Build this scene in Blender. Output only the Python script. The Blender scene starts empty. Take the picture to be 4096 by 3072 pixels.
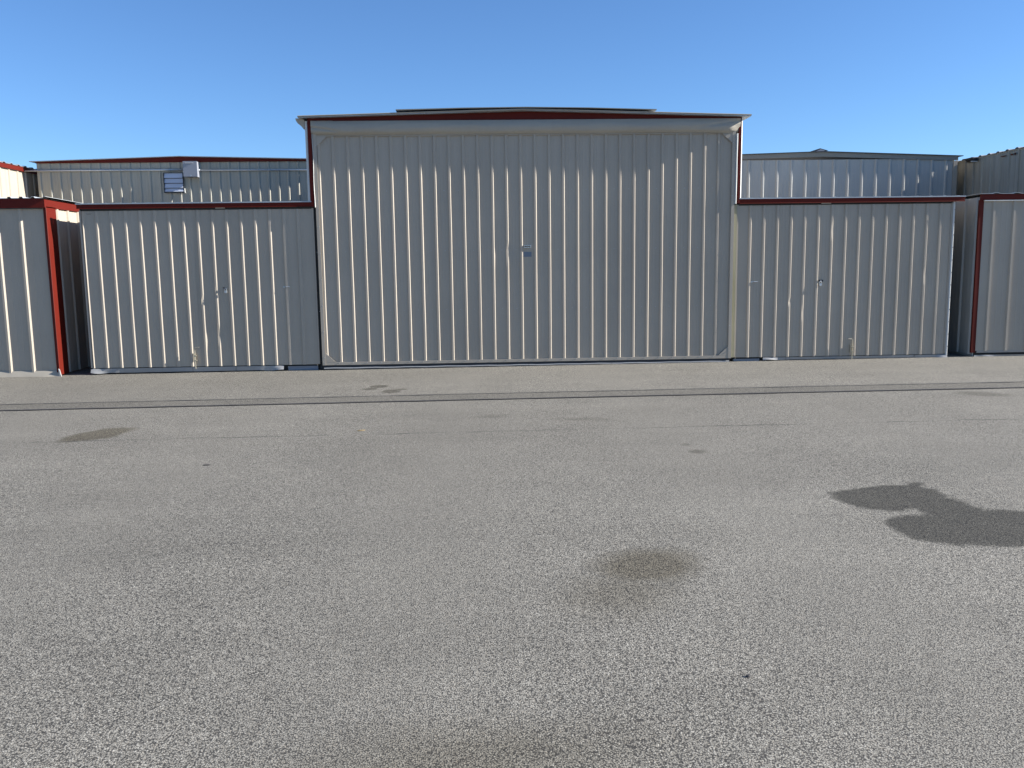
import bpy, math, random
from mathutils import Vector, Matrix, noise
R = math.radians
random.seed(7)
scene = bpy.context.scene
col = scene.collection

# ------------------------------------------------------------------ camera
PITCH, YAW, ROLL = R(7.814), R(-2.168), R(-0.7686)
cam_d = bpy.data.cameras.new('camera')
cam = bpy.data.objects.new('camera', cam_d); col.objects.link(cam)
fw = Vector((-math.sin(YAW)*math.cos(PITCH), math.cos(YAW)*math.cos(PITCH), -math.sin(PITCH)))
rt = Vector((math.cos(YAW), math.sin(YAW), 0)); up = rt.cross(fw)
r2 = rt*math.cos(ROLL) + up*math.sin(ROLL); u2 = -rt*math.sin(ROLL) + up*math.cos(ROLL)
M = Matrix((r2, u2, -fw)).transposed().to_4x4(); M.translation = (-0.7124, -14.1437, 1.645)
cam.matrix_world = M
cam_d.sensor_width = 36.0; cam_d.lens = 36.0*3450/4096
cam_d.clip_start = 0.05; cam_d.clip_end = 2000
scene.camera = cam

# ------------------------------------------------------------------ light
SUN_EL, SUN_AZ = R(27.0), R(94.0)          # azimuth clockwise from +Y: from the right, 4 degrees in front of the walls
world = bpy.data.worlds.new('World'); scene.world = world; world.use_nodes = True
nt = world.node_tree; nt.nodes.clear()
sky = nt.nodes.new('ShaderNodeTexSky'); sky.sky_type = 'NISHITA'; sky.sun_disc = False
sky.sun_elevation = SUN_EL; sky.sun_rotation = SUN_AZ
sky.air_density = 1.0; sky.dust_density = 0.0; sky.ozone_density = 8.0; sky.altitude = 900
bg = nt.nodes.new('ShaderNodeBackground'); bg.inputs[1].default_value = 0.074
wo = nt.nodes.new('ShaderNodeOutputWorld')
nt.links.new(sky.outputs[0], bg.inputs[0]); nt.links.new(bg.outputs[0], wo.inputs[0])
sun_d = bpy.data.lights.new('sun', 'SUN'); sun_d.energy = 5.0; sun_d.angle = R(0.53); sun_d.color = (1.0, 0.97, 0.915)
sun = bpy.data.objects.new('sun', sun_d); col.objects.link(sun)
sd = Vector((math.sin(SUN_AZ)*math.cos(SUN_EL), math.cos(SUN_AZ)*math.cos(SUN_EL), math.sin(SUN_EL)))
sun.rotation_euler = sd.to_track_quat('Z', 'Y').to_euler(); sun.location = (30, -2, 20)
scene.view_settings.view_transform = 'Standard'; scene.view_settings.look = 'None'
scene.view_settings.gamma = 1.0; scene.view_settings.exposure = 1.24
scene.view_settings.use_curve_mapping = False
scene.render.engine = 'CYCLES'

# ------------------------------------------------------------------ materials
class NT:
    """small helper round a node tree"""
    def __init__(s, name):
        s.m = bpy.data.materials.new(name); s.m.use_nodes = True; s.t = s.m.node_tree
        s.b = s.t.nodes['Principled BSDF']; s.o = s.t.nodes['Material Output']
    def n(s, kind, **kw):
        nd = s.t.nodes.new('ShaderNode'+kind)
        for k, v in kw.items(): setattr(nd, k, v)
        return nd
    def set(s, sock, v):
        if hasattr(v, 'is_linked') or isinstance(v, bpy.types.NodeSocket): s.t.links.new(v, sock)
        else: sock.default_value = v
    def math(s, op, a, b=0.0, c=None, clamp=False):
        nd = s.n('Math', operation=op); nd.use_clamp = clamp
        s.set(nd.inputs[0], a); s.set(nd.inputs[1], b)
        if c is not None: s.set(nd.inputs[2], c)
        return nd.outputs[0]
    def noise(s, vec, scale, detail=3, rough=0.55):
        nd = s.n('TexNoise'); s.t.links.new(vec, nd.inputs['Vector'])
        nd.inputs['Scale'].default_value = scale; nd.inputs['Detail'].default_value = detail
        nd.inputs['Roughness'].default_value = rough
        return nd.outputs['Fac']
    def ramp(s, fac, a, b, lo=0.0, hi=1.0):
        nd = s.n('MapRange'); nd.clamp = True
        s.set(nd.inputs[0], fac); s.set(nd.inputs[1], a); s.set(nd.inputs[2], b)
        s.set(nd.inputs[3], lo); s.set(nd.inputs[4], hi)
        return nd.outputs[0]
    def mix(s, fac, a, b, blend='MIX'):
        nd = s.n('Mix', data_type='RGBA', blend_type=blend)
        s.set(nd.inputs[0], fac)
        s.set(nd.inputs[6], a if not isinstance(a, tuple) else (*a, 1.0) if len(a) == 3 else a)
        s.set(nd.inputs[7], b if not isinstance(b, tuple) else (*b, 1.0) if len(b) == 3 else b)
        return nd.outputs[2]
    def world_pos(s): return s.n('NewGeometry').outputs['Position']
    def scaled(s, vec, sc):
        nd = s.n('Mapping'); s.t.links.new(vec, nd.inputs[0]); nd.inputs['Scale'].default_value = sc
        return nd.outputs[0]
    def bump(s, h, dist, strength=1.0):
        nd = s.n('Bump'); nd.inputs['Distance'].default_value = dist; nd.inputs['Strength'].default_value = strength
        s.t.links.new(h, nd.inputs['Height']); s.t.links.new(nd.outputs[0], s.b.inputs['Normal'])

def painted(name, rgb, rough=0.42, vary=0.10, streak=0.0, stain=None, metallic=0.0, spec=0.4):
    k = NT(name); p = k.world_pos()
    big = k.noise(p, 0.9, 4); fine = k.noise(p, 35, 3)
    st = k.noise(k.scaled(p, (9, 9, 0.35)), 1.0, 4)
    v = k.math('ADD', k.ramp(big, 0.3, 0.7, 1-vary, 1+vary*0.5), k.ramp(fine, 0.3, 0.7, -vary*0.25, vary*0.25))
    v = k.math('MULTIPLY', v, k.ramp(st, 0.35, 0.75, 1.0, 1-streak))
    info = k.n('ObjectInfo')
    v = k.math('MULTIPLY', v, k.ramp(info.outputs['Random'], 0, 1, 0.955, 1.02))
    nd = k.n('CombineColor'); 
    for i in range(3): k.set(nd.inputs[i], v)
    c = k.mix(1.0, rgb, nd.outputs[0], 'MULTIPLY')
    if stain:
        f = k.ramp(k.noise(k.scaled(p, (14, 14, 0.5)), 1.0, 5), stain[1], stain[1]+0.18)
        c = k.mix(f, c, stain[0])
    k.set(k.b.inputs['Base Color'], c)
    k.set(k.b.inputs['Roughness'], k.ramp(fine, 0.3, 0.7, rough-0.06, rough+0.08))
    k.b.inputs['Metallic'].default_value = metallic
    k.b.inputs['Specular IOR Level'].default_value = spec
    return k.m

MAT = {}
MAT['siding'] = painted('stone_painted_siding', (0.415, 0.358, 0.285), 0.42, 0.07, 0.025)
MAT['cream'] = painted('cream_painted_siding', (0.39, 0.365, 0.295), 0.45, 0.08, 0.08)
MAT['pale'] = painted('pale_grey_siding', (0.43, 0.415, 0.375), 0.40, 0.08, 0.08)
MAT['dirty'] = painted('weathered_siding', (0.36, 0.325, 0.255), 0.5, 0.14, 0.30, stain=((0.17, 0.145, 0.10), 0.58))
MAT['fascia'] = painted('grey_fascia', (0.25, 0.235, 0.20), 0.5, 0.08)
MAT['red'] = painted('barn_red_trim', (0.112, 0.0105, 0.0052), 0.55, 0.10, 0.05, spec=0.18)
MAT['white'] = painted('off_white_trim', (0.62, 0.61, 0.57), 0.45, 0.06, 0.05)
MAT['fabric'] = painted('grey_vinyl_seal', (0.40, 0.355, 0.285), 0.6, 0.08, 0.04)
MAT['skirt'] = painted('bottom_seal_vinyl', (0.34, 0.335, 0.325), 0.5, 0.15, 0.0, stain=((0.10, 0.09, 0.08), 0.62))
MAT['rubber'] = painted('black_rubber', (0.035, 0.036, 0.04), 0.55, 0.2)
MAT['galv'] = painted('galvanised_metal', (0.50, 0.52, 0.53), 0.38, 0.12, 0.05, metallic=0.55)
MAT['roofmetal'] = painted('galvanised_roofing', (0.42, 0.44, 0.45), 0.42, 0.12, 0.05, metallic=0.25)
MAT['box'] = painted('grey_enamel', (0.27, 0.28, 0.31), 0.4, 0.06)
MAT['louver'] = painted('blue_grey_louver', (0.50, 0.54, 0.62), 0.4, 0.08, 0.05)
MAT['brass'] = painted('yellowed_zinc', (0.50, 0.45, 0.34), 0.35, 0.12, metallic=0.6)
MAT['chrome'] = painted('bright_steel', (0.62, 0.62, 0.63), 0.25, 0.05, metallic=0.9)
MAT['dark'] = painted('dark_steel', (0.06, 0.06, 0.065), 0.4, 0.1, metallic=0.5)
MAT['gap_shade'] = painted('painted_gap_shade', (0.05, 0.048, 0.045), 0.8, 0.1)  # near-black stand-in for shade inside narrow gaps, put into the colour
MAT['stained'] = painted('yellow_stained_jamb', (0.33, 0.305, 0.20), 0.55, 0.1, 0.2, stain=((0.20, 0.185, 0.085), 0.55))
MAT['rust'] = painted('rust', (0.10, 0.035, 0.015), 0.9, 0.3)
MAT['sticker'] = painted('blue_sticker', (0.19, 0.22, 0.26), 0.5, 0.1)

# asphalt: aggregate, patches, oil stains and a hairline crack, all in metres on the ground
def asphalt(name, tone=1.0, stains=True):
    k = NT(name); p = k.world_pos()
    vor = k.n('TexVoronoi', feature='F1'); vor.inputs['Scale'].default_value = 150; k.t.links.new(p, vor.inputs['Vector'])
    sep = k.n('SeparateColor'); k.t.links.new(vor.outputs['Color'], sep.inputs[0])
    vor2 = k.n('TexVoronoi', feature='F1'); vor2.inputs['Scale'].default_value = 330; k.t.links.new(p, vor2.inputs['Vector'])
    sep2 = k.n('SeparateColor'); k.t.links.new(vor2.outputs['Color'], sep2.inputs[0])
    stone = k.mix(k.ramp(sep.outputs[0], 0.10, 0.95), (0.082, 0.078, 0.071), (0.235, 0.226, 0.205))
    warm = k.ramp(sep.outputs[1], 0.75, 1.0, 0, 0.5)
    stone = k.mix(warm, stone, (0.26, 0.225, 0.18))
    bright = k.ramp(sep.outputs[2], 0.93, 0.99)
    stone = k.mix(bright, stone, (0.36, 0.35, 0.325))
    small = k.mix(sep2.outputs[0], (0.075, 0.072, 0.066), (0.22, 0.213, 0.195))
    c = k.mix(0.44, stone, small)
    pit = k.ramp(k.math('ADD', vor.outputs['Distance'], k.math('MULTIPLY', k.noise(p, 60, 3), 0.35)), 0.58, 0.84)
    c = k.mix(k.math('MULTIPLY', pit, 0.95), c, (0.030, 0.029, 0.028))
    patches = k.noise(p, 1.3, 5, 0.65); wide = k.noise(p, 0.22, 3)
    lanes = k.noise(k.scaled(p, (0.12, 1.6, 1)), 1.0, 4)
    v = k.math('MULTIPLY', k.ramp(patches, 0.3, 0.72, 0.91, 1.06), k.ramp(wide, 0.35, 0.65, 0.93, 1.06))
    v = k.math('MULTIPLY', v, k.ramp(lanes, 0.3, 0.7, 0.94, 1.05))
    clump = k.noise(p, 42, 4, 0.75)
    v = k.math('MULTIPLY', v, k.ramp(clump, 0.30, 0.70, 0.80, 1.20))
    v = k.math('MULTIPLY', v, tone)
    cc = k.n('CombineColor')
    for i in range(3): k.set(cc.inputs[i], v)
    c = k.mix(1.0, c, cc.outputs[0], 'MULTIPLY')
    c = k.mix(1.0, c, (1.04, 1.01, 0.94), 'MULTIPLY')
    rough = 0.82
    if stains:
        sx = k.n('SeparateXYZ'); k.t.links.new(p, sx.inputs[0]); X, Y = sx.outputs[0], sx.outputs[1]
        wob = k.math('SUBTRACT', k.noise(p, 3.2, 4), 0.5); wob2 = k.math('SUBTRACT', k.noise(p, 11, 3), 0.5)
        w = k.math('ADD', k.math('MULTIPLY', wob, 0.55), k.math('MULTIPLY', wob2, 0.16))
        wn = k.n('TexNoise'); wn.inputs['Scale'].default_value = 2.6; wn.inputs['Detail'].default_value = 5; wn.inputs['Roughness'].default_value = 0.62
        k.t.links.new(p, wn.inputs['Vector']); ws = k.n('SeparateColor'); k.t.links.new(wn.outputs['Color'], ws.inputs[0])
        XW = k.math('ADD', X, k.math('MULTIPLY', k.math('SUBTRACT', ws.outputs[0], 0.5), 0.24))
        YW = k.math('ADD', Y, k.math('MULTIPLY', k.math('SUBTRACT', ws.outputs[1], 0.5), 0.24))
        def ell(cx, cy, rx, ry, rot, soft, amt, wa=1.0):
            a, b = math.cos(R(rot)), math.sin(R(rot))
            big = rx > 0.15
            dx = k.math('SUBTRACT', XW if big else X, cx); dy = k.math('SUBTRACT', YW if big else Y, cy)
            uu = k.math('DIVIDE', k.math('ADD', k.math('MULTIPLY', dx, a), k.math('MULTIPLY', dy, b)), rx)
            vv = k.math('DIVIDE', k.math('SUBTRACT', k.math('MULTIPLY', dy, a), k.math('MULTIPLY', dx, b)), ry)
            d = k.math('SQRT', k.math('ADD', k.math('MULTIPLY', uu, uu), k.math('MULTIPLY', vv, vv)))
            d = k.math('ADD', d, k.math('MULTIPLY', w, wa*0.6))
            return k.math('MULTIPLY', k.ramp(d, 1.0-soft, 1.0+soft, 1.0, 0.0), amt)
        def capsule(ax, ay, bx_, by_, ra, rb, soft):
            ex, ey = bx_-ax, by_-ay; L2 = ex*ex+ey*ey
            dx = k.math('SUBTRACT', XW, ax); dy = k.math('SUBTRACT', YW, ay)
            t = k.math('DIVIDE', k.math('ADD', k.math('MULTIPLY', dx, ex), k.math('MULTIPLY', dy, ey)), L2, clamp=True)
            qx = k.math('SUBTRACT', dx, k.math('MULTIPLY', t, ex)); qy = k.math('SUBTRACT', dy, k.math('MULTIPLY', t, ey))
            d = k.math('SQRT', k.math('ADD', k.math('MULTIPLY', qx, qx), k.math('MULTIPLY', qy, qy)))
            d = k.math('SUBTRACT', d, k.math('ADD', ra, k.math('MULTIPLY', t, rb-ra)))
            d = k.math('ADD', d, k.math('MULTIPLY', wob2, 0.10))
            return k.ramp(d, -soft, soft, 1.0, 0.0)
        def union(*fs):
            r = fs[0]
            for f in fs[1:]: r = k.math('MAXIMUM', r, f)
            return r
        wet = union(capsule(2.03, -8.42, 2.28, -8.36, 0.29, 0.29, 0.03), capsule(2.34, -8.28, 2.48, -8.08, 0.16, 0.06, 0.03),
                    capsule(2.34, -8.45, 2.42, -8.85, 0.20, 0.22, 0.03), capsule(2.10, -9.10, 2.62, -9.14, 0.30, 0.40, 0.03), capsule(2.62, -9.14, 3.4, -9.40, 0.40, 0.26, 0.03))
        oil = union(ell(0.19, -9.60, 0.29, 0.24, 35, 0.35, 0.85, 0.8), ell(-0.02, -10.0, 0.30, 0.24, 50, 0.55, 0.5, 0.8),
                    ell(-4.64, -5.30, 0.235, 0.42, -26, 0.16, 0.9, 0.4),
                    ell(-0.75, -11.42, 0.50, 0.20, 5, 0.7, 0.55, 0.9))
        spots = union(ell(1.19, -6.78, 0.075, 0.075, 0, 0.4, 0.7), ell(1.16, -6.48, 0.04, 0.05, 0, 0.5, 0.5),
                      ell(-2.12, -2.12, 0.13, 0.14, 0, 0.2, 0.85, 0.4), ell(-2.22, -2.36, 0.10, 0.10, 20, 0.2, 0.8, 0.4), ell(-1.90, -2.62, 0.12, 0.17, 0, 0.2, 0.8, 0.4), ell(-1.78, -2.46, 0.09, 0.07, 0, 0.2, 0.7, 0.4),
                      ell(5.42, -3.95, 0.17, 0.30, 60, 0.35, 0.55), ell(0.35, -5.05, 0.28, 0.10, -12, 0.6, 0.35), ell(-0.6, -4.75, 0.18, 0.08, 15, 0.6, 0.35))
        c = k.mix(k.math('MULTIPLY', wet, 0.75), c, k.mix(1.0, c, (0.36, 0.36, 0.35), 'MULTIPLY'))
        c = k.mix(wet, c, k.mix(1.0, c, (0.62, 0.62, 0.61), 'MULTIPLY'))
        c = k.mix(oil, c, k.mix(1.0, c, (0.52, 0.485, 0.41), 'MULTIPLY'))
        c = k.mix(spots, c, k.mix(1.0, c, (0.40, 0.39, 0.36), 'MULTIPLY'))
        line = k.math('ADD', Y, k.math('ADD', 5.62, k.math('MULTIPLY', k.math('SUBTRACT', k.noise(k.scaled(p, (1, 0, 0)), 1.5, 5, 0.7), 0.5), 0.22)))
        cr = k.math('MULTIPLY', k.ramp(k.math('ABSOLUTE', line), 0.009, 0.021, 1, 0), k.ramp(k.noise(k.scaled(p, (1, 0, 0)), 0.8, 4), 0.42, 0.56))
        c = k.mix(k.math('MULTIPLY', cr, 0.75), c, (0.03, 0.029, 0.028))
    k.set(k.b.inputs['Base Color'], c); k.b.inputs['Roughness'].default_value = rough
    k.b.inputs['Specular IOR Level'].default_value = 0.25
    h = k.math('ADD', k.math('MULTIPLY', vor.outputs['Distance'], -1.0), k.math('MULTIPLY', vor2.outputs['Distance'], -0.4))
    k.bump(h, 0.003, 0.6)
    return k.m
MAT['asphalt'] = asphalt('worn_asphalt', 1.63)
MAT['patch'] = asphalt('darker_patch_asphalt', 1.26, False)
MAT['tar'] = painted('crack_sealer', (0.045, 0.044, 0.046), 0.6, 0.25, 0.0)

# ------------------------------------------------------------------ mesh helpers
class MB:
    def __init__(s): s.v = []; s.f = []
    def box(s, x0, x1, y0, y1, z0, z1):
        i = len(s.v)
        s.v += [(x0,y0,z0),(x1,y0,z0),(x1,y1,z0),(x0,y1,z0),(x0,y0,z1),(x1,y0,z1),(x1,y1,z1),(x0,y1,z1)]
        s.f += [tuple(i+j for j in q) for q in ((0,3,2,1),(4,5,6,7),(0,1,5,4),(1,2,6,5),(2,3,7,6),(3,0,4,7))]
        return s
    def prism(s, pts, a, b, axis='y'):
        """closed outline extruded along an axis; pts are (x,z) for y, (x,y) for z, (y,z) for x"""
        i = len(s.v); n = len(pts)
        mk = {'y': lambda p, t: (p[0], t, p[1]), 'z': lambda p, t: (p[0], p[1], t), 'x': lambda p, t: (t, p[0], p[1])}[axis]
        s.v += [mk(p, a) for p in pts] + [mk(p, b) for p in pts]
        s.f += [tuple(range(i, i+n)), tuple(range(i+2*n-1, i+n-1, -1))]
        s.f += [(i+j, i+n+j, i+n+(j+1) % n, i+(j+1) % n) for j in range(n)]
        return s
    def tube(s, pts, r, n=8):
        rings = []
        for k, p in enumerate(pts):
            p = Vector(p)
            d = (Vector(pts[min(k+1, len(pts)-1)]) - Vector(pts[max(k-1, 0)])).normalized()
            a = d.orthogonal().normalized(); b = d.cross(a)
            i = len(s.v); rings.append(i)
            s.v += [tuple(p + (a*math.cos(2*math.pi*j/n) + b*math.sin(2*math.pi*j/n))*r) for j in range(n)]
        for a_, b_ in zip(rings, rings[1:]):
            s.f += [(a_+j, a_+(j+1) % n, b_+(j+1) % n, b_+j) for j in range(n)]
        s.f += [tuple(rings[0]+j for j in range(n-1, -1, -1)), tuple(rings[-1]+j for j in range(n))]
        return s
    def grid(s, fn, nu, nv):
        i = len(s.v)
        s.v += [tuple(fn(a/nu, b/nv)) for b in range(nv+1) for a in range(nu+1)]
        w = nu+1
        s.f += [(i+b*w+a, i+b*w+a+1, i+(b+1)*w+a+1, i+(b+1)*w+a) for b in range(nv) for a in range(nu)]
        return s
    def build(s, name, mat, parent=None, smooth=False, **tags):
        me = bpy.data.meshes.new(name)
        c = Vector((0, 0, 0))
        for p in s.v: c += Vector(p)
        c /= max(1, len(s.v))
        me.from_pydata([tuple(Vector(p)-c) for p in s.v], [], s.f); me.update()
        if smooth:
            for p in me.polygons: p.use_smooth = True
        me.materials.append(MAT[mat] if isinstance(mat, str) else mat)
        o = bpy.data.objects.new(name, me); col.objects.link(o); o.location = c
        if parent is not None: adopt(o, parent)
        for k_, v_ in tags.items(): o[k_] = v_
        return o
WORLD = {}
def adopt(o, parent):
    base = WORLD.get(parent.name, parent.location.copy())
    WORLD[o.name] = o.location.copy()
    o.parent = parent; o.matrix_parent_inverse = Matrix.Identity(4)
    o.location = o.location - base
def thing(name, loc, label, cat, group=None):
    o = bpy.data.objects.new(name, None); col.objects.link(o); o.location = loc
    o.empty_display_size = 0.3
    WORLD[o.name] = Vector(loc)
    o['label'] = label; o['category'] = cat
    if group: o['group'] = group
    return o

RIB9 = dict(h=0.023, l=0.015, c=0.028, r=0.023, m=0.0016)      # ribs every nine inches
RIBMAIN = dict(h=0.022, l=0.014, c=0.028, r=0.018, m=0.0016)
RIB14 = dict(h=0.026, l=0.016, c=0.034, r=0.024, m=0.0025)
RIBTHIN = dict(h=0.024, l=0.016, c=0.036, r=0.012, m=0.0025)
def sheet(parent, O, U, N, u0, u1, z0, z1, ribs, rib, mat, rows=14, wave=0.0016, dents=(), seed=0.0, name='sheet_panel', jog=0.0):
    O, U, N = Vector(O), Vector(U), Vector(N)
    prof = [(u0, 0.0)]
    for i, r in enumerate(ribs):
        c, h = rib['c']/2, rib['h']
        prof += [(r-c-rib['l'], 0), (r-c, h), (r+c, h), (r+c+rib['r'], 0)]
        nx = ribs[i+1] if i+1 < len(ribs) else r + (ribs[1]-ribs[0] if len(ribs) > 1 else 0.22)
        for t in (0.40, 0.66):
            m = r + (nx-r)*t
            prof += [(m-0.014, 0), (m-0.005, rib['m']), (m+0.005, rib['m']), (m+0.014, 0)]
    prof.append((u1, 0.0))
    prof = sorted([p for p in prof if u0-1e-6 <= p[0] <= u1+1e-6], key=lambda p: p[0])
    b = MB(); w = len(prof)
    for j in range(rows+1):
        z = z0 + (z1-z0)*j/rows
        for (u, d) in prof:
            dd = d + jog
            if wave: dd += wave*noise.noise(Vector((u*1.1+seed, z*0.9, seed*3.1))) + wave*0.5*noise.noise(Vector((u*4+seed, z*3.0, 5.5)))
            uu = u + (wave*1.2*noise.noise(Vector((round(u*4.4)*7.7+seed, z*1.6, 2.0))) if wave and u0 < u < u1 else 0)
            for (du, dz, rad, dep) in dents:
                q = ((u-du)/rad)**2 + ((z-dz)/(rad*2.2))**2
                if q < 1: dd -= dep*(1-q)**2 * (1.0 if d > 0.004 else 0.0)
            p = O + U*uu + N*dd; b.v.append((p.x, p.y, z if True else 0))
    for j in range(rows):
        for i in range(w-1):
            b.f.append((j*w+i, j*w+i+1, (j+1)*w+i+1, (j+1)*w+i))
    return b.build(name, mat, parent)
def wall(parent, O, U, N, u0, u1, z0, z1, first, step, rib, mat, per=4, **kw):
    """a run of ribbed sheets, each sheet an object of its own"""
    ribs = []; r = first
    while r < u1-0.03: ribs.append(r); r += step
    edges = [u0] + [ribs[i]-step*0.36 for i in range(per, len(ribs), per)] + [u1]
    out = []
    for i in range(len(edges)-1):
        rr = [q for q in ribs if edges[i] <= q < edges[i+1]]
        out.append(sheet(parent, O, U, N, edges[i], edges[i+1], z0, z1, rr, rib, mat, seed=i*3.7+u0, jog=0.0015*(i % 2), **kw))
    return out
def corrugated(name, mat, parent, xa, xb, ya, yb, zf, step=0.23, h=0.022, along='y', th=0.006, skip=1):
    """roofing sheet with ribs; zf(x,y) gives the surface height; ribs run along the given axis"""
    b = MB(); prof = []
    lo, hi = (xa, xb) if along == 'y' else (ya, yb)
    t = lo
    while t < hi-1e-4:
        prof += [(t, 0), (min(t+step*0.62, hi), 0), (min(t+step*0.70, hi), h), (min(t+step*0.90, hi), h)]
        t += step
    prof.append((hi, 0)); ends = (ya, yb) if along == 'y' else (xa, xb)
    n = len(prof); nseg = 2
    for lay in (0, 1):
        for k in range(nseg+1):
            e = ends[0] + (ends[1]-ends[0])*k/nseg
            for (q, d) in prof:
                x, y = (q, e) if along == 'y' else (e, q)
                b.v.append((x, y, zf(x, y)+d-(th if lay else 0)))
    L = n*(nseg+1)
    for k in range(nseg):
        for i in range(n-1):
            a = k*n+i; b.f.append((a, a+1, a+n+1, a+n)); b.f.append((L+a, L+a+n, L+a+n+1, L+a+1))
    for k in (0, nseg):
        for i in range(n-1): b.f.append((k*n+i, L+k*n+i, L+k*n+i+1, k*n+i+1))
    for k in range(nseg):
        for i in (0, n-1): b.f.append((k*n+i, k*n+n+i, L+k*n+n+i, L+k*n+i))
    return b.build(name, mat, parent)
PX, MX, MY = (1,0,0), (-1,0,0), (0,-1,0)
TILT = 0.003
def gz(x): return TILT*x

# ------------------------------------------------------------------ ground
g = MB(); S = 500
g.v = [(-S,-S,gz(-S)),(S,-S,gz(S)),(S,S,gz(S)),(-S,S,gz(-S))]; g.f = [(0,1,2,3)]
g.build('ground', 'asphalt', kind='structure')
def strip(name, mat, y0, y1, dz, w0, w1, x0=-40, x1=40, seed=0.0, nu=320):
    def fn(u, v):
        x = x0+(x1-x0)*u
        e = (y0 + w0*noise.noise(Vector((x*1.7, seed, 0))) + w0*0.5*noise.noise(Vector((x*9, seed, 4)))) if v == 0 else \
            (y1 + w1*noise.noise(Vector((x*1.7, seed+9, 0))) + w1*0.5*noise.noise(Vector((x*9, seed+9, 4))))
        return (x, e + 0.03*math.sin(x*0.21+1), gz(x)+dz)
    return MB().grid(fn, nu, 1).build(name, mat, kind='structure')
strip('pavement_patch', 'patch', -3.56, -3.09, 0.004, 0.012, 0.012)
strip('pavement_seam', 'tar', -3.105, -3.065, 0.008, 0.012, 0.012, seed=3.0, nu=900)
strip('pavement_seam', 'tar', -3.60, -3.545, 0.008, 0.014, 0.014, seed=6.0, nu=900)

# ================================================================== the hangar in the middle
H = thing('hangar', (0, 0, 0), 'tall centre hangar with wide ribbed door and two low side doors', 'hangar')
ROOF_L, ROOF_R, RIDGE, ZL, ZR, ZP = -3.475, 3.69, 0.09, 4.010, 3.985, 4.098
def roofz(x, y=0):
    return ZL+(ZP-ZL)*(x-ROOF_L)/(RIDGE-ROOF_L) if x < RIDGE else ZR+(ZP-ZR)*(ROOF_R-x)/(ROOF_R-RIDGE)

# --- main door
door = MB()
FX0, FX1, FZ0, FZ1 = -3.268, 3.472, 0.072, 3.752
fy0, fy1 = -0.034, 0.03
door.box(FX0, FX0+0.052, fy0, fy1, FZ0, FZ1).box(FX1-0.052, FX1, fy0, fy1, FZ0, FZ1)
door.box(FX0+0.052, FX1-0.052, fy0+0.003, fy1, FZ0, FZ0+0.048).box(FX0+0.052, FX1-0.052, fy0+0.003, fy1, FZ1-0.05, FZ1)
D = door.build('main_door', 'siding', H)
D['label'] = 'tall light grey ribbed metal door with flat edge frame'
DENT_D = [(-0.2286+0.02, 1.86, 0.07, 0.016)]
wall(D, (0,0,0), PX, MY, FX0+0.052, FX1-0.052, FZ0+0.048, FZ1-0.05, -3.2+0.004, 0.2286, RIBMAIN, 'siding', dents=DENT_D, rows=26)
for sx, sz in ((0,0),(1,0),(0,1),(1,1)):
    x = FX0+0.053 if not sx else FX1-0.053; z = FZ0+0.049 if not sz else FZ1-0.051
    dx = 0.165 if not sx else -0.165; dz = 0.150 if not sz else -0.150
    MB().prism([(x, z), (x+dx, z), (x, z+dz)], -0.0315, -0.0225).build('gusset_plate', 'siding', D)
scr = MB()
def screw(mb, x, y, z, r=0.006):
    mb.prism([(x+r*math.cos(a*math.pi/3), z+r*math.sin(a*math.pi/3)) for a in range(6)], y-0.006, y)
k = 0
for i in range(29):
    screw(scr, -3.2+0.2286*i-0.03, fy0+0.003, FZ0+0.036)
    for zz in (0.95, 1.90, 2.85): screw(scr, -3.2+0.2286*i-0.085, 0.0, zz, 0.005)
for i in range(9): screw(scr, FX0+0.040, fy0, 0.2+0.42*i); screw(scr, FX1-0.040, fy0, 0.2+0.42*i)
scr.build('screw_heads', 'galv', D, kind='stuff')
hb = MB().box(0.045, 0.160, -0.030, -0.004, 1.962, 1.969).box(0.045, 0.160, -0.030, -0.004, 1.930, 1.937).box(0.150, 0.157, -0.032, -0.004, 1.937, 1.962).box(0.045, 0.050, -0.028, -0.004, 1.937, 1.962)
hb.build('pull_handle', 'chrome', D)
MB().box(0.022, 0.168, -0.0065, -0.0045, 1.784, 1.862).build('notice_sticker', 'sticker', D)
MB().box(FX0+0.01, FX1-0.02, -0.012, 0.05, -0.03, FZ0-0.004).build('bottom_seal', 'rubber', D)
MB().tube([(FX0+0.03+0.02*math.sin(i), -0.012, 0.022+0.003*math.sin(i*1.7)) for i in range(1)] + [(FX0+0.02+(FX1-FX0-0.05)*i/40, -0.016, 0.020+0.003*math.sin(i*1.7)) for i in range(41)], 0.014, 8).build('seal_bead', 'skirt', D)

# --- vinyl hood over the door
def hood(u, v):
    x = -3.292 + (3.545+3.292)*u
    z = 3.935 + (0.005 if u < 0.05 else 0) - v*(0.212 + 0.018*max(0, (u-0.9)*10)) 
    z += 0.006*noise.noise(Vector((x*1.4, 0, 3)))*v
    bul = math.sin(math.pi*min(1, (0.06+0.80*v)))**0.8
    y = -0.030 - 0.066*bul
    y += 0.010*noise.noise(Vector((x*1.1, v*2.0, 1.5))) * v + 0.004*noise.noise(Vector((x*5, v*5, 9.5)))
    if v > 0.93: y += 0.016
    er = max(0.0, (x-3.36)/0.185); el = max(0.0, (-3.20-x)/0.095)
    y += (0.085*er**1.2)*min(1, v*1.4) + 0.055*el**1.5*min(1, v*1.5)
    fold = math.exp(-((v-(0.36+0.75*(x-3.25)*-1.0))/0.10)**2)*max(0, min(1, (x-2.75)/0.4))
    y += 0.018*fold
    foldl = math.exp(-((v-(0.52+0.75*(x+3.25)))/0.07)**2)*max(0, min(1, (-2.75-x)/0.3))
    y += 0.022*foldl
    return (x, y, z)
MB().grid(hood, 150, 16).build('top_seal', 'fabric', H, smooth=True)

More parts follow.
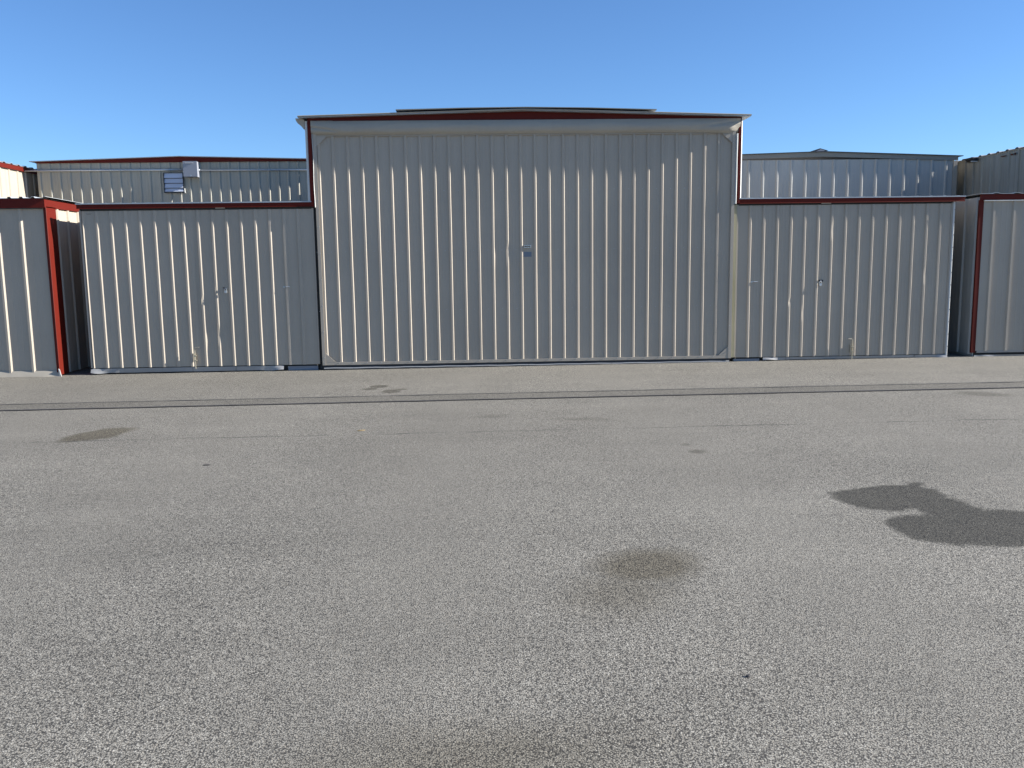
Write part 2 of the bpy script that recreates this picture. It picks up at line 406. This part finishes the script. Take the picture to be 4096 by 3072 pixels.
# --- roof, ridge flashing, red gable board, gutter
DEEP = 11.0
b = MB()
def gable_slab(b, xl, xr, ridge, zl, zr, zp, th, y0, y1):
    b.prism([(xl, zl-th), (ridge, zp-th), (xr, zr-th), (xr, zr), (ridge, zp), (xl, zl)], y0, y1)
gable_slab(b, ROOF_L, ROOF_R, RIDGE, ZL-0.010, ZR-0.010, ZP-0.010, 0.022, -0.125, DEEP)
RO = b.build('roof', 'roofmetal', H)
b = MB()
def edge(u, v):
    x = ROOF_L + (ROOF_R-ROOF_L)*u
    sag = 0.014*max(0, noise.noise(Vector((x*0.9, 7.7, 0)))) + 0.012*math.exp(-((x+0.2)/0.35)**2)
    return (x, -0.128-0.012*math.sin(v*3.0), roofz(x)-0.002 - v*(0.020+sag*0.8))
b.grid(edge, 90, 4)
b.build('rake_trim', 'fascia', RO)
b = MB()
b.prism([(-1.945, 4.074), (-0.9, 4.098), (RIDGE, 4.106), (1.1, 4.090), (2.168, 4.056), (2.168, 4.068), (1.1, 4.100), (RIDGE, 4.117), (-0.9, 4.110), (-1.945, 4.090)], -0.143, DEEP)
b.build('ridge_cap', 'fascia', RO)
b = MB(); b.prism([(-3.345, 3.930), (3.565, 3.918), (3.565, roofz(3.565)-0.034), (RIDGE, ZP-0.034), (-3.345, roofz(-3.345)-0.034)], -0.026, 0.0)
b.build('gable_board', 'red', H)
GP = [(-3.532, 3.985), (-3.44, 3.978), (-3.395, 3.962), (-3.392, 3.815), (-3.412, 3.822), (-3.440, 3.862), (-3.462, 3.890), (-3.498, 3.908), (-3.522, 3.945)]
MB().prism(GP, -0.02, 5.0).build('rain_gutter', 'siding', H)
# posts, white edge trims, seals beside the door above the low roofs
b = MB().box(-3.349, -3.292, -0.030, 0.05, 2.62, 3.930); b.build('corner_post', 'red', H)
b = MB().box(3.522, 3.566, -0.030, 0.05, 2.60, 3.918); b.build('corner_post', 'red', H)
MB().box(-3.388, -3.352, -0.018, 0.06, 2.66, 3.94).build('edge_trim', 'white', H)
MB().prism([(3.568, -0.026), (3.590, 0.004), (3.590, 0.06), (3.568, 0.06)], 2.66, 3.94, 'z').build('edge_trim', 'white', H)
def seal(xa, xb, z0, z1, lean, seed):
    def fn(u, v):
        z = z0+(z1-z0)*v
        wob = 0.006*noise.noise(Vector((seed, z*2.2, 0)))
        x = xa+(xb-xa)*u + wob + lean*(1-v)*0.02
        y = 0.0 - 0.044*math.sin(math.pi*u)**0.7 - 0.006*noise.noise(Vector((seed+u, z*3, 2)))
        return (x, y, z)
    return MB().grid(fn, 10, 24).build('side_seal', 'white', H, smooth=True)
seal(-3.290, -3.270, 2.605, 3.74, 0.2, 1.0)
seal(3.474, 3.520, 2.59, 3.70, -0.3, 5.0)

# --- low side doors with their red headers
WF = 0.026                                   # plane of the side door sheets
def wing_door(x0, x1, z0, z1, first, dents, label, rib=RIB9):
    b = MB().box(x0, x0+0.03, WF-0.012, WF+0.04, z0, z1-0.026).box(x1-0.03, x1, WF-0.012, WF+0.04, z0, z1-0.026)
    b.box(x0+0.03, x1-0.03, WF+0.004, WF+0.04, z0, z0+0.04)
    d = b.build('side_door', 'siding', H); d['label'] = label
    wall(d, (0, WF, 0), PX, MY, x0+0.03, x1-0.03, z0-0.006, z1-0.036, first, 0.2262, rib, 'siding', dents=dents, rows=30)
    return d
DL = [(-4.905, 1.27, 0.05, 0.010), (-4.905, 0.60, 0.09, 0.016), (-5.13, 1.17, 0.04, 0.012), (-5.58, 0.12, 0.04, 0.012)]
LD = wing_door(-7.005, -3.318, 0.092, 2.625, -6.965, DL, 'low ribbed door on the left with dents along its lower ribs')
DR = [(5.15, 2.15, 0.09, 0.011), (4.70, 0.80, 0.08, 0.010), (4.45, 1.00, 0.04, 0.010), (6.72, 1.40, 0.08, 0.009)]
RD = wing_door(3.530, 7.130, 0.082, 2.600, 3.528+0.0, DR, 'low ribbed door on the right with wavy ribs', RIBMAIN)
# bottom flaps
def flap(parent, x0, x1, z0, z1, y, amp, seed, name='bottom_seal', mat='skirt', curl=0.0, lean=0.012):
    def fn(u, v):
        x = x0+(x1-x0)*u
        wv = noise.noise(Vector((x*2.6, seed, 0)))
        ends = curl*max(0, abs(u-0.5)*2-0.70)/0.30
        yy = y + lean*v - amp*0.5*wv*v - ends*(0.035+0.02*math.sin(x*17))*v
        zz = z1+(z0-z1)*v + 0.006*wv*v + ends*0.012*math.sin(x*14)*v
        return (x, yy, zz)
    return MB().grid(fn, int((x1-x0)*26)+6, 6).build(name, mat, parent, smooth=True)
flap(LD, -7.005, -3.905, gz(-6)+0.022, 0.076, 0.012, 0.010, 2.0, curl=1.0)
flap(RD, 4.020, 7.150, gz(5)+0.010, 0.068, 0.012, 0.010, 5.0, curl=1.0)
MB().box(-3.85, -3.36, 0.06, 0.09, -0.03, 0.058).build('sill_plate', 'box', H)
MB().box(3.535, 3.975, 0.05, 0.09, -0.03, 0.048).build('sill_plate', 'box', H)
MB().box(-7.0, -3.30, 0.10, 0.14, -0.05, 0.10).build('sill_gap_shade', 'gap_shade', H)  # dark strip behind the door bottom; paints the shadow line there
MB().box(3.50, 7.13, 0.10, 0.14, -0.05, 0.10).build('sill_gap_shade', 'gap_shade', H)
# right end corner trim with its screws, stained jamb strip beside the main door
RT = MB().prism([(7.126, WF-0.026), (7.146, WF-0.030), (7.176, WF+0.010), (7.176, WF+0.08), (7.126, WF+0.08)], 0.05, 2.60, 'z').build('corner_trim', 'white', H)
s2 = MB()
for i in range(12): s2.prism([(7.150, WF-0.034), (7.166, WF-0.014), (7.160, WF-0.006), (7.146, WF-0.024)], 0.20+i*0.205, 0.212+i*0.205, 'z')
s2.build('screw_heads', 'dark', RT, kind='stuff')
MB().prism([(3.474, -0.006), (3.530, -0.004), (3.530, 0.03), (3.474, 0.03)], 0.08, 2.58, 'z').build('jamb_strip', 'stained', H)
MB().box(-3.316, -3.270, 0.045, 0.08, 0.0, 2.61).build('jamb_strip', 'gap_shade', H)  # dark filler: shade of the gap beside the main door as colour
# headers
def header(x0, x1, za, zb, slant_l=0.0, slant_r=0.0):
    h = MB()
    h.prism([(0.06, za+0.012), (-0.022, za+0.012), (-0.027, za+0.006), (-0.027, za), (-0.012, za), (-0.012, za+0.004), (0.06, za+0.004), ][::-1], x0, x1, 'x')
    h.prism([(-0.016, za+0.013), (-0.021, za+0.013), (-0.024, zb), (0.06, zb), (0.06, za+0.013)], x0, x1, 'x')
    o = h.build('header_rail', 'red', H)
    MB().box(x0-0.012, x1+0.012, -0.032, 0.06, zb+0.002, zb+0.020).build('header_flashing', 'roofmetal', o)
    return o
MB().box(-7.0, -3.30, 0.034, 0.06, 2.56, 2.6265).build('header_gap_shade', 'gap_shade', H)  # added dark strip, paints the shadow gap between header and door
MB().box(3.53, 7.13, 0.034, 0.06, 2.54, 2.5965).build('header_gap_shade', 'gap_shade', H)
HL = header(-7.02, -3.350, 2.622, 2.688)
HR = header(3.568, 7.30, 2.592, 2.664)
MB().box(-4.86, -4.71, -0.006, 0.012, 2.606, 2.622).build('latch_tab', 'siding', HL)
MB().box(4.92, 5.08, -0.006, 0.012, 2.578, 2.592).build('latch_tab', 'siding', HR)
# low roofs, side and rear walls
def flatroof(x0, x1, z, y0, y1): return corrugated('low_roof', 'roofmetal', H, x0, x1, y0, y1, lambda x, y: z - 0.012*y, 0.23, 0.02, 'y')
flatroof(-7.03, -3.40, 2.700, 0.066, 5.6); flatroof(3.60, 7.29, 2.676, 0.066, 5.6)
MB().box(-7.005, -6.985, 0.07, 5.6, 0, 2.62).build('end_wall', 'siding', H)
MB().box(7.145, 7.165, 0.115, 5.6, 0, 2.59).build('end_wall', 'siding', H)
MB().box(-7.005, -3.40, 5.58, 5.6, 0, 2.60).build('rear_wall', 'siding', H)
MB().box(3.60, 7.165, 5.58, 5.6, 0, 2.58).build('rear_wall', 'siding', H)
MB().box(-3.380, -3.360, 0.065, DEEP, 0, 3.945).build('bay_wall', 'siding', H)
MB().box(3.565, 3.585, 0.065, DEEP, 0, 3.93).build('bay_wall', 'siding', H)
MB().prism([(-3.36, 0), (3.565, 0), (3.565, 3.93), (RIDGE, 4.05), (-3.36, 3.94)], DEEP-0.06, DEEP-0.04).build('rear_wall', 'siding', H)

# --- ironmongery on the side doors
def cane_bolt(parent, x, z0, z1, arm, y):
    b = MB(); n = 6; a = 0.075*arm
    b.tube([(x, y, z0), (x, y, z1-0.018), (x+0.006*arm, y-0.002, z1-0.004), (x+0.02*arm, y-0.003, z1), (x+a, y-0.006, z1+0.002)], 0.0075, 8)
    for zz in (z0+(z1-z0)*0.38, z0+(z1-z0)*0.60):
        b.box(x-0.022, x+0.026, y-0.013, y+0.016, zz, zz+0.012)
    b.box(x-0.030, x-0.020, y+0.004, y+0.03, z0+(z1-z0)*0.33, z1-0.09)
    return b.build('cane_bolt', 'brass', parent)
cane_bolt(LD, -5.318, 0.052, 0.398, 1, -0.022)
cane_bolt(RD, 5.516, 0.020, 0.358, -1, -0.022)
def hasp(parent, x, z, w):
    b = MB().box(x-0.022, x+0.022+w*0.03, WF-0.008, WF-0.004, z+0.030, z+0.060)
    b.box(x-0.008, x+0.008, WF-0.030, WF-0.008, z+0.035, z+0.055)
    b.tube([(x-0.03, WF-0.024, z+0.058), (x+0.02, WF-0.030, z+0.045)], 0.006, 6)
    return b.build('hasp', 'dark', parent)
def padlock(x, z, y, label):
    t = thing('padlock', (x, y, z-0.035), label, 'padlock', 'padlocks hanging on the low doors')
    b = MB()
    pts = []
    for i in range(12):
        a = i*2*math.pi/12; pts.append((x+0.020*math.copysign(abs(math.cos(a))**0.5, math.cos(a)), z-0.012+0.021*math.copysign(abs(math.sin(a))**0.5, math.sin(a))))
    b.prism(pts, y-0.014, y+0.008); b.build('lock_body', 'galv', t)
    MB().tube([(x-0.013, y-0.003, z+0.008)] + [(x+0.013*math.cos(math.pi-a*math.pi/8), y-0.003, z+0.034+0.014*math.sin(a*math.pi/8)) for a in range(9)] + [(x+0.013, y-0.003, z+0.008)], 0.0045, 7).build('shackle', 'chrome', t)
hasp(LD, -4.785, 1.300, -1); padlock(-4.770, 1.300, -0.006, 'steel padlock hanging on the hasp of the left low door')
hasp(RD, 4.950, 1.285, 1); padlock(4.946, 1.280, -0.006, 'steel padlock hanging on the hasp of the right low door')
def lever(parent, x, z, s):
    b = MB().tube([(x-0.05, WF-0.010, z), (x-0.01, WF-0.026, z+0.006*s), (x+0.05, WF-0.022, z+0.004*s)], 0.006, 7)
    b.box(x-0.062, x-0.036, WF-0.010, WF-0.002, z-0.016, z+0.014)
    return b.build('lever_handle', 'galv', parent)
MB().prism([(-6.90, 2.552), (-6.87, 2.546), (-6.855, 2.549), (-6.83, 2.546), (-6.80, 2.550), (-6.83, 2.540), (-6.86, 2.541), (-6.88, 2.541)], WF-0.003, WF-0.001).build('scuff_mark', 'dark', LD)
lever(LD, -3.795, 1.353, 0.3); lever(RD, 3.850, 1.324, 1)

# ================================================================== neighbours in the same row
L = thing('hangar', (-9.2, 2, 0), 'red-trimmed hangar at the left edge with orange-red corner post', 'hangar', 'neighbouring hangars in the front row')
LY = -0.070
fwl = MB().box(-11.0, -7.56, LY+0.03, LY+0.06, 0.05, 2.66).build('front_wall', 'siding', L)
wall(fwl, (0, LY, 0), PX, MY, -11.0, -7.500, 0.045, 2.66, -10.755, 0.3600, RIB14, 'siding', per=3, rows=20)
MB().prism([(-7.500, LY-0.026), (-7.458, LY-0.030), (-7.452, LY-0.022), (-7.452, LY+0.285), (-7.500, LY+0.285)], 0.0, 2.66, 'z').build('corner_post', 'red', L)
sw = MB().box(-7.52, -7.50, 0.19, 5.6, 0.0, 2.66).build('end_wall', 'siding', L)
wall(sw, (-7.482, 0, 0), (0,1,0), PX, 0.187, 5.6, 0.0, 2.66, 0.30, 0.36, RIB14, 'siding', per=3, rows=6)
MB().box(-11.0, -7.470, LY-0.070, LY-0.052, 2.640, 2.782).build('fascia_board', 'red', L)
MB().box(-7.470, -7.452, LY-0.070, 5.6, 2.645, 2.775).build('fascia_board', 'red', L)
MB().box(-11.0, -7.53, LY-0.045, LY+0.0, 2.628, 2.640).build('header_rail', 'dark', L)
corrugated('low_roof', 'roofmetal', L, -11.0, -7.42, LY-0.09, 5.6, lambda x, y: 2.790-0.010*(y+0.19), 0.18, 0.022, 'y')
flap(fwl, -11.0, -7.450, gz(-8)+0.002, 0.070, LY-0.014, 0.02, 8.0, mat='fabric', curl=0.3, lean=-0.040)
MB().prism([(-7.462, gz(-7.5)), (-7.425, gz(-7.5)), (-7.448, 0.085), (-7.462, 0.10)], LY-0.055, LY-0.03).build('seal_tail', 'skirt', L)
# its tall bay, behind
bw = MB().box(-11.04, -11.02, 0.0, 11.0, 0, 4.0).build('bay_wall', 'siding', L)
wall(bw, (-11.005, 0, 0), (0,1,0), PX, 0.0, 10.6, 2.4, 3.99, 0.35, 0.36, RIB14, 'siding', per=3, rows=4)
MB().box(-10.975, -10.955, -0.05, 10.9, 3.905, 4.002).build('fascia_board', 'red', L)
corrugated('bay_roof', 'roofmetal', L, -17.6, -10.94, -0.15, 11.0, lambda x, y: 4.012+0.035*(-10.94-x) if x > -14.3 else 4.012+0.035*(x+17.6), 0.30, 0.026, 'x')
MB().box(-17.5, -11.05, -0.07, 0.03, 0, 4.0).build('bay_front', 'siding', L)

Rr = thing('hangar', (9.3, 2, 0), 'grey hangar cut by the right edge with maroon corner trim', 'hangar', 'neighbouring hangars in the front row')
fwr = MB().box(7.63, 11.2, 0.03, 0.06, 0.12, 2.62).build('front_wall', 'siding', Rr)
wall(fwr, (0, 0, 0), PX, MY, 7.625, 11.2, 0.118, 2.60, 7.826-0.02, 0.343, RIBTHIN, 'siding', per=3, rows=16)
MB().box(7.556, 7.628, -0.010, 0.03, 0.09, 2.612).build('corner_post', 'red', Rr)
MB().box(7.560, 11.2, -0.040, 0.0, 2.612, 2.700).build('fascia_board', 'red', Rr)
MB().box(7.620, 11.2, -0.046, -0.0, 2.592, 2.606).build('header_rail', 'white', Rr)
swr = MB().box(7.60, 7.62, 0.035, 5.6, 0.0, 2.66).build('end_wall', 'pale', Rr)
wall(swr, (7.583, 0, 0), (0,1,0), MX, 0.031, 5.6, 0.06, 2.66, 0.10, 0.343, RIB14, 'pale', per=3, rows=6)
corrugated('low_roof', 'roofmetal', Rr, 7.53, 11.2, -0.06, 5.6, lambda x, y: 2.712-0.010*(y+0.06), 0.343, 0.012, 'y')
flap(fwr, 7.60, 11.1, gz(8)+0.002, 0.052, -0.03, 0.02, 3.0, curl=0.6)
flap(fwr, 7.66, 11.1, 0.085, 0.122, -0.004, 0.006, 7.0, name='door_lip')
MB().box(7.64, 11.0, 0.07, 0.10, -0.02, 0.13).build('sill_gap_shade', 'gap_shade', Rr)  # painted dark gap under the door, shade given as colour
bwr = MB().box(11.02, 11.04, 0.2, 11.0, 0, 3.99).build('bay_wall', 'dirty', Rr)
wall(bwr, (11.005, 0, 0), (0,1,0), MX, 0.2, 10.8, 2.4, 3.985, 0.35, 0.345, RIB14, 'dirty', per=3, rows=4)
for (y, w, h) in ((4.72, 0.10, 0.05), (5.02, 0.20, 0.035), (4.60, 0.06, 0.07)):
    MB().prism([(y+w*0.5*math.cos(a)*(1+0.3*math.sin(3*a)), 3.90+h*0.5*math.sin(a)*(1+0.3*math.cos(2*a))) for a in [i*math.pi/5 for i in range(10)]], 10.972, 10.978, 'x').build('rust_patch', 'rust', bwr)
corrugated('bay_roof', 'roofmetal', Rr, 10.95, 17.6, 0.1, 11.0, lambda x, y: 4.004+0.035*(x-10.95) if x < 14.3 else 4.004+0.035*(17.6-x), 0.345, 0.026, 'x')
MB().box(11.05, 17.5, 0.05, 0.15, 0, 3.98).build('bay_front', 'siding', Rr)
GR = [(10.83, 4.00), (10.93, 3.995), (10.96, 3.985), (10.96, 3.91), (10.90, 3.925), (10.86, 3.945)]
MB().prism(GR, 6.0, 6.33).build('gutter_end', 'dark', Rr)
MB().box(10.80, 10.95, 5.98, 6.0, 3.895, 3.915).build('gutter_bracket', 'white', Rr)

# ================================================================== tall hangars of the row behind
BY = 6.40
B1 = thing('hangar', (-7.47, 9, 0), 'cream hangar behind the left low roof with louver vent and junction box', 'hangar', 'hangars of the row behind')
w1 = MB().box(-10.69, -4.25, BY+0.02, BY+0.05, 0, 4.08).build('gable_wall', 'cream', B1)
wall(w1, (0, BY, 0), PX, MY, -10.70, -4.24, 2.40, 4.12, -10.64, 0.2245, RIB9, 'cream', rows=5)
b = MB(); gable_slab(b, -10.81, -4.13, -7.47, 4.132, 4.132, 4.222, 0.014, BY-0.115, BY+8)
r1 = b.build('roof', 'roofmetal', B1)
b = MB(); b.prism([(-10.70, 4.088), (-4.24, 4.088), (-4.24, 4.116), (-7.47, 4.206), (-10.70, 4.116)], BY-0.045, BY-0.024); b.build('gable_board', 'red', B1)
for x in (-10.70, -4.26): MB().box(x, x+0.02, BY+0.055, BY+8, 0, 4.09).build('bay_wall', 'cream', B1)
jb = MB().box(-7.336, -7.035, BY-0.215, BY-0.022, 3.742, 4.082).build('junction_box', 'box', B1)
MB().box(-7.343, -7.028, BY-0.222, BY-0.2155, 3.750, 4.088).build('box_cover', 'box', jb)
MB().tube([(-7.28, BY-0.225, 4.052), (-7.27, BY-0.232, 4.048), (-7.12, BY-0.232, 4.048), (-7.11, BY-0.225, 4.052)], 0.008, 6).build('cover_clip', 'galv', jb)
MB().box(-7.19, -7.17, BY-0.228, BY-0.222, 3.755, 3.775).build('cover_latch', 'chrome', jb)
MB().tube([(-11.0, BY-0.05, 3.925), (-9.0, BY-0.05, 3.922), (-7.337, BY-0.05, 3.918)], 0.021, 10).build('conduit', 'galv', B1, smooth=True)
MB().tube([(-7.034, BY-0.06, 3.902), (-7.02, BY-0.06, 3.902)], 0.034, 10).tube([(-7.02, BY-0.06, 3.902), (-5.5, BY-0.05, 3.897), (-4.24, BY-0.05, 3.893)], 0.021, 10).build('conduit', 'galv', B1, smooth=True)
lv = MB().box(-7.850, -7.835, BY-0.075, BY-0.022, 3.402, 3.856).box(-7.420, -7.405, BY-0.060, BY-0.022, 3.402, 3.856).box(-7.835, -7.420, BY-0.060, BY-0.022, 3.846, 3.856).box(-7.835, -7.420, BY-0.060, BY-0.022, 3.402, 3.412).box(-7.835, -7.42, BY-0.028, BY-0.0225, 3.412, 3.846).build('louver_vent', 'dark', B1)
zz = 3.846
for h in (0.118, 0.112, 0.108, 0.086):
    MB().prism([(BY-0.040, zz-0.004), (BY-0.072, zz-h+0.008), (BY-0.066, zz-h+0.006), (BY-0.034, zz-0.004)], -7.834, -7.421, 'x').build('slat', 'louver', lv); zz -= h
MB().tube([(-7.395, BY-0.04, 3.50), (-7.39, BY-0.045, 3.42), (-7.375, BY-0.05, 3.395)], 0.012, 7).build('cable_stub', 'white', B1)

B2 = thing('hangar', (7.45, 9, 0), 'blue-grey hangar behind the right low roof with small ridge vent', 'hangar', 'hangars of the row behind')
w2 = MB().box(4.26, 10.64, BY+0.02, BY+0.05, 0, 4.0).build('gable_wall', 'pale', B2)
wall(w2, (0, BY, 0), PX, MY, 4.24, 10.60, 2.40, 4.02, 5.70-4*0.338, 0.338, RIB14, 'pale', rows=5)
b = MB(); gable_slab(b, 4.13, 10.80, 7.45, 4.118, 4.082, 4.208, 0.016, BY-0.085, BY+8)
r2_ = b.build('roof', 'dark', B2)
b = MB(); b.prism([(4.24, 4.018), (7.45, 4.085), (10.70, 3.972), (10.70, 4.066), (7.45, 4.190), (4.24, 4.100)], BY-0.042, BY-0.030); b.build('gable_board', 'fascia', B2)
for x, h in ((4.24, 4.0), (10.60, 3.97)): MB().box(x, x+0.02, BY+0.055, BY+8, 0, h).build('bay_wall', 'pale', B2)
MB().box(10.605, 10.70, BY-0.02, BY+0.3, 2.4, 3.965).build('corner_trim', 'siding', B2)
b = MB(); b.prism([(7.12, 4.20), (7.40, 4.286), (7.60, 4.232), (7.50, 4.212)], BY+0.02, BY+1.6); b.build('ridge_vent', 'dark', r2_)
b = MB(); b.prism([(7.26, 4.195), (7.40, 4.262), (7.50, 4.235), (7.48, 4.195)], BY-0.01, BY+0.015); b.build('vent_end', 'box', r2_)

# ------------------------------------------------------------------ small things lying on the asphalt
def debris(name, x, y, sx, sy, h, mat, label, cat, rot):
    pts = []
    for i in range(9):
        a = i*2*math.pi/9; r = 1+0.25*noise.noise(Vector((i*1.3, x, y)))
        px, py = sx*r*math.cos(a), sy*r*math.sin(a)
        pts.append((x+px*math.cos(rot)-py*math.sin(rot), y+px*math.sin(rot)+py*math.cos(rot)))
    b = MB(); n = len(pts); z = gz(x)+0.001
    b.v = [(p[0], p[1], z) for p in pts] + [((p[0]-x)*0.7+x, (p[1]-y)*0.7+y, z+h) for p in pts] + [(x, y, z+h*1.1)]
    b.f = [(i, (i+1) % n, n+(i+1) % n, n+i) for i in range(n)] + [(n+i, n+(i+1) % n, 2*n) for i in range(n)]
    b.f.append(tuple(range(n-1, -1, -1)))
    o = b.build(name, mat); o['label'] = label; o['category'] = cat
    return o
MAT['leaf'] = painted('dry_leaf', (0.20, 0.15, 0.08), 0.7, 0.2)
MAT['stone'] = painted('dark_stone', (0.06, 0.055, 0.055), 0.8, 0.2)
debris('dry_leaf', -1.93, -5.42, 0.045, 0.022, 0.008, 'leaf', 'dry tan leaf lying on the asphalt near the hairline crack', 'leaf', 0.4)
debris('pebble', 0.34, -10.92, 0.012, 0.008, 0.008, 'stone', 'dark pebble on the near asphalt right of centre', 'pebble', 0.3)
debris('twig', -3.05, -6.85, 0.035, 0.009, 0.008, 'stone', 'short dark twig on the asphalt left of centre', 'twig', 0.1)
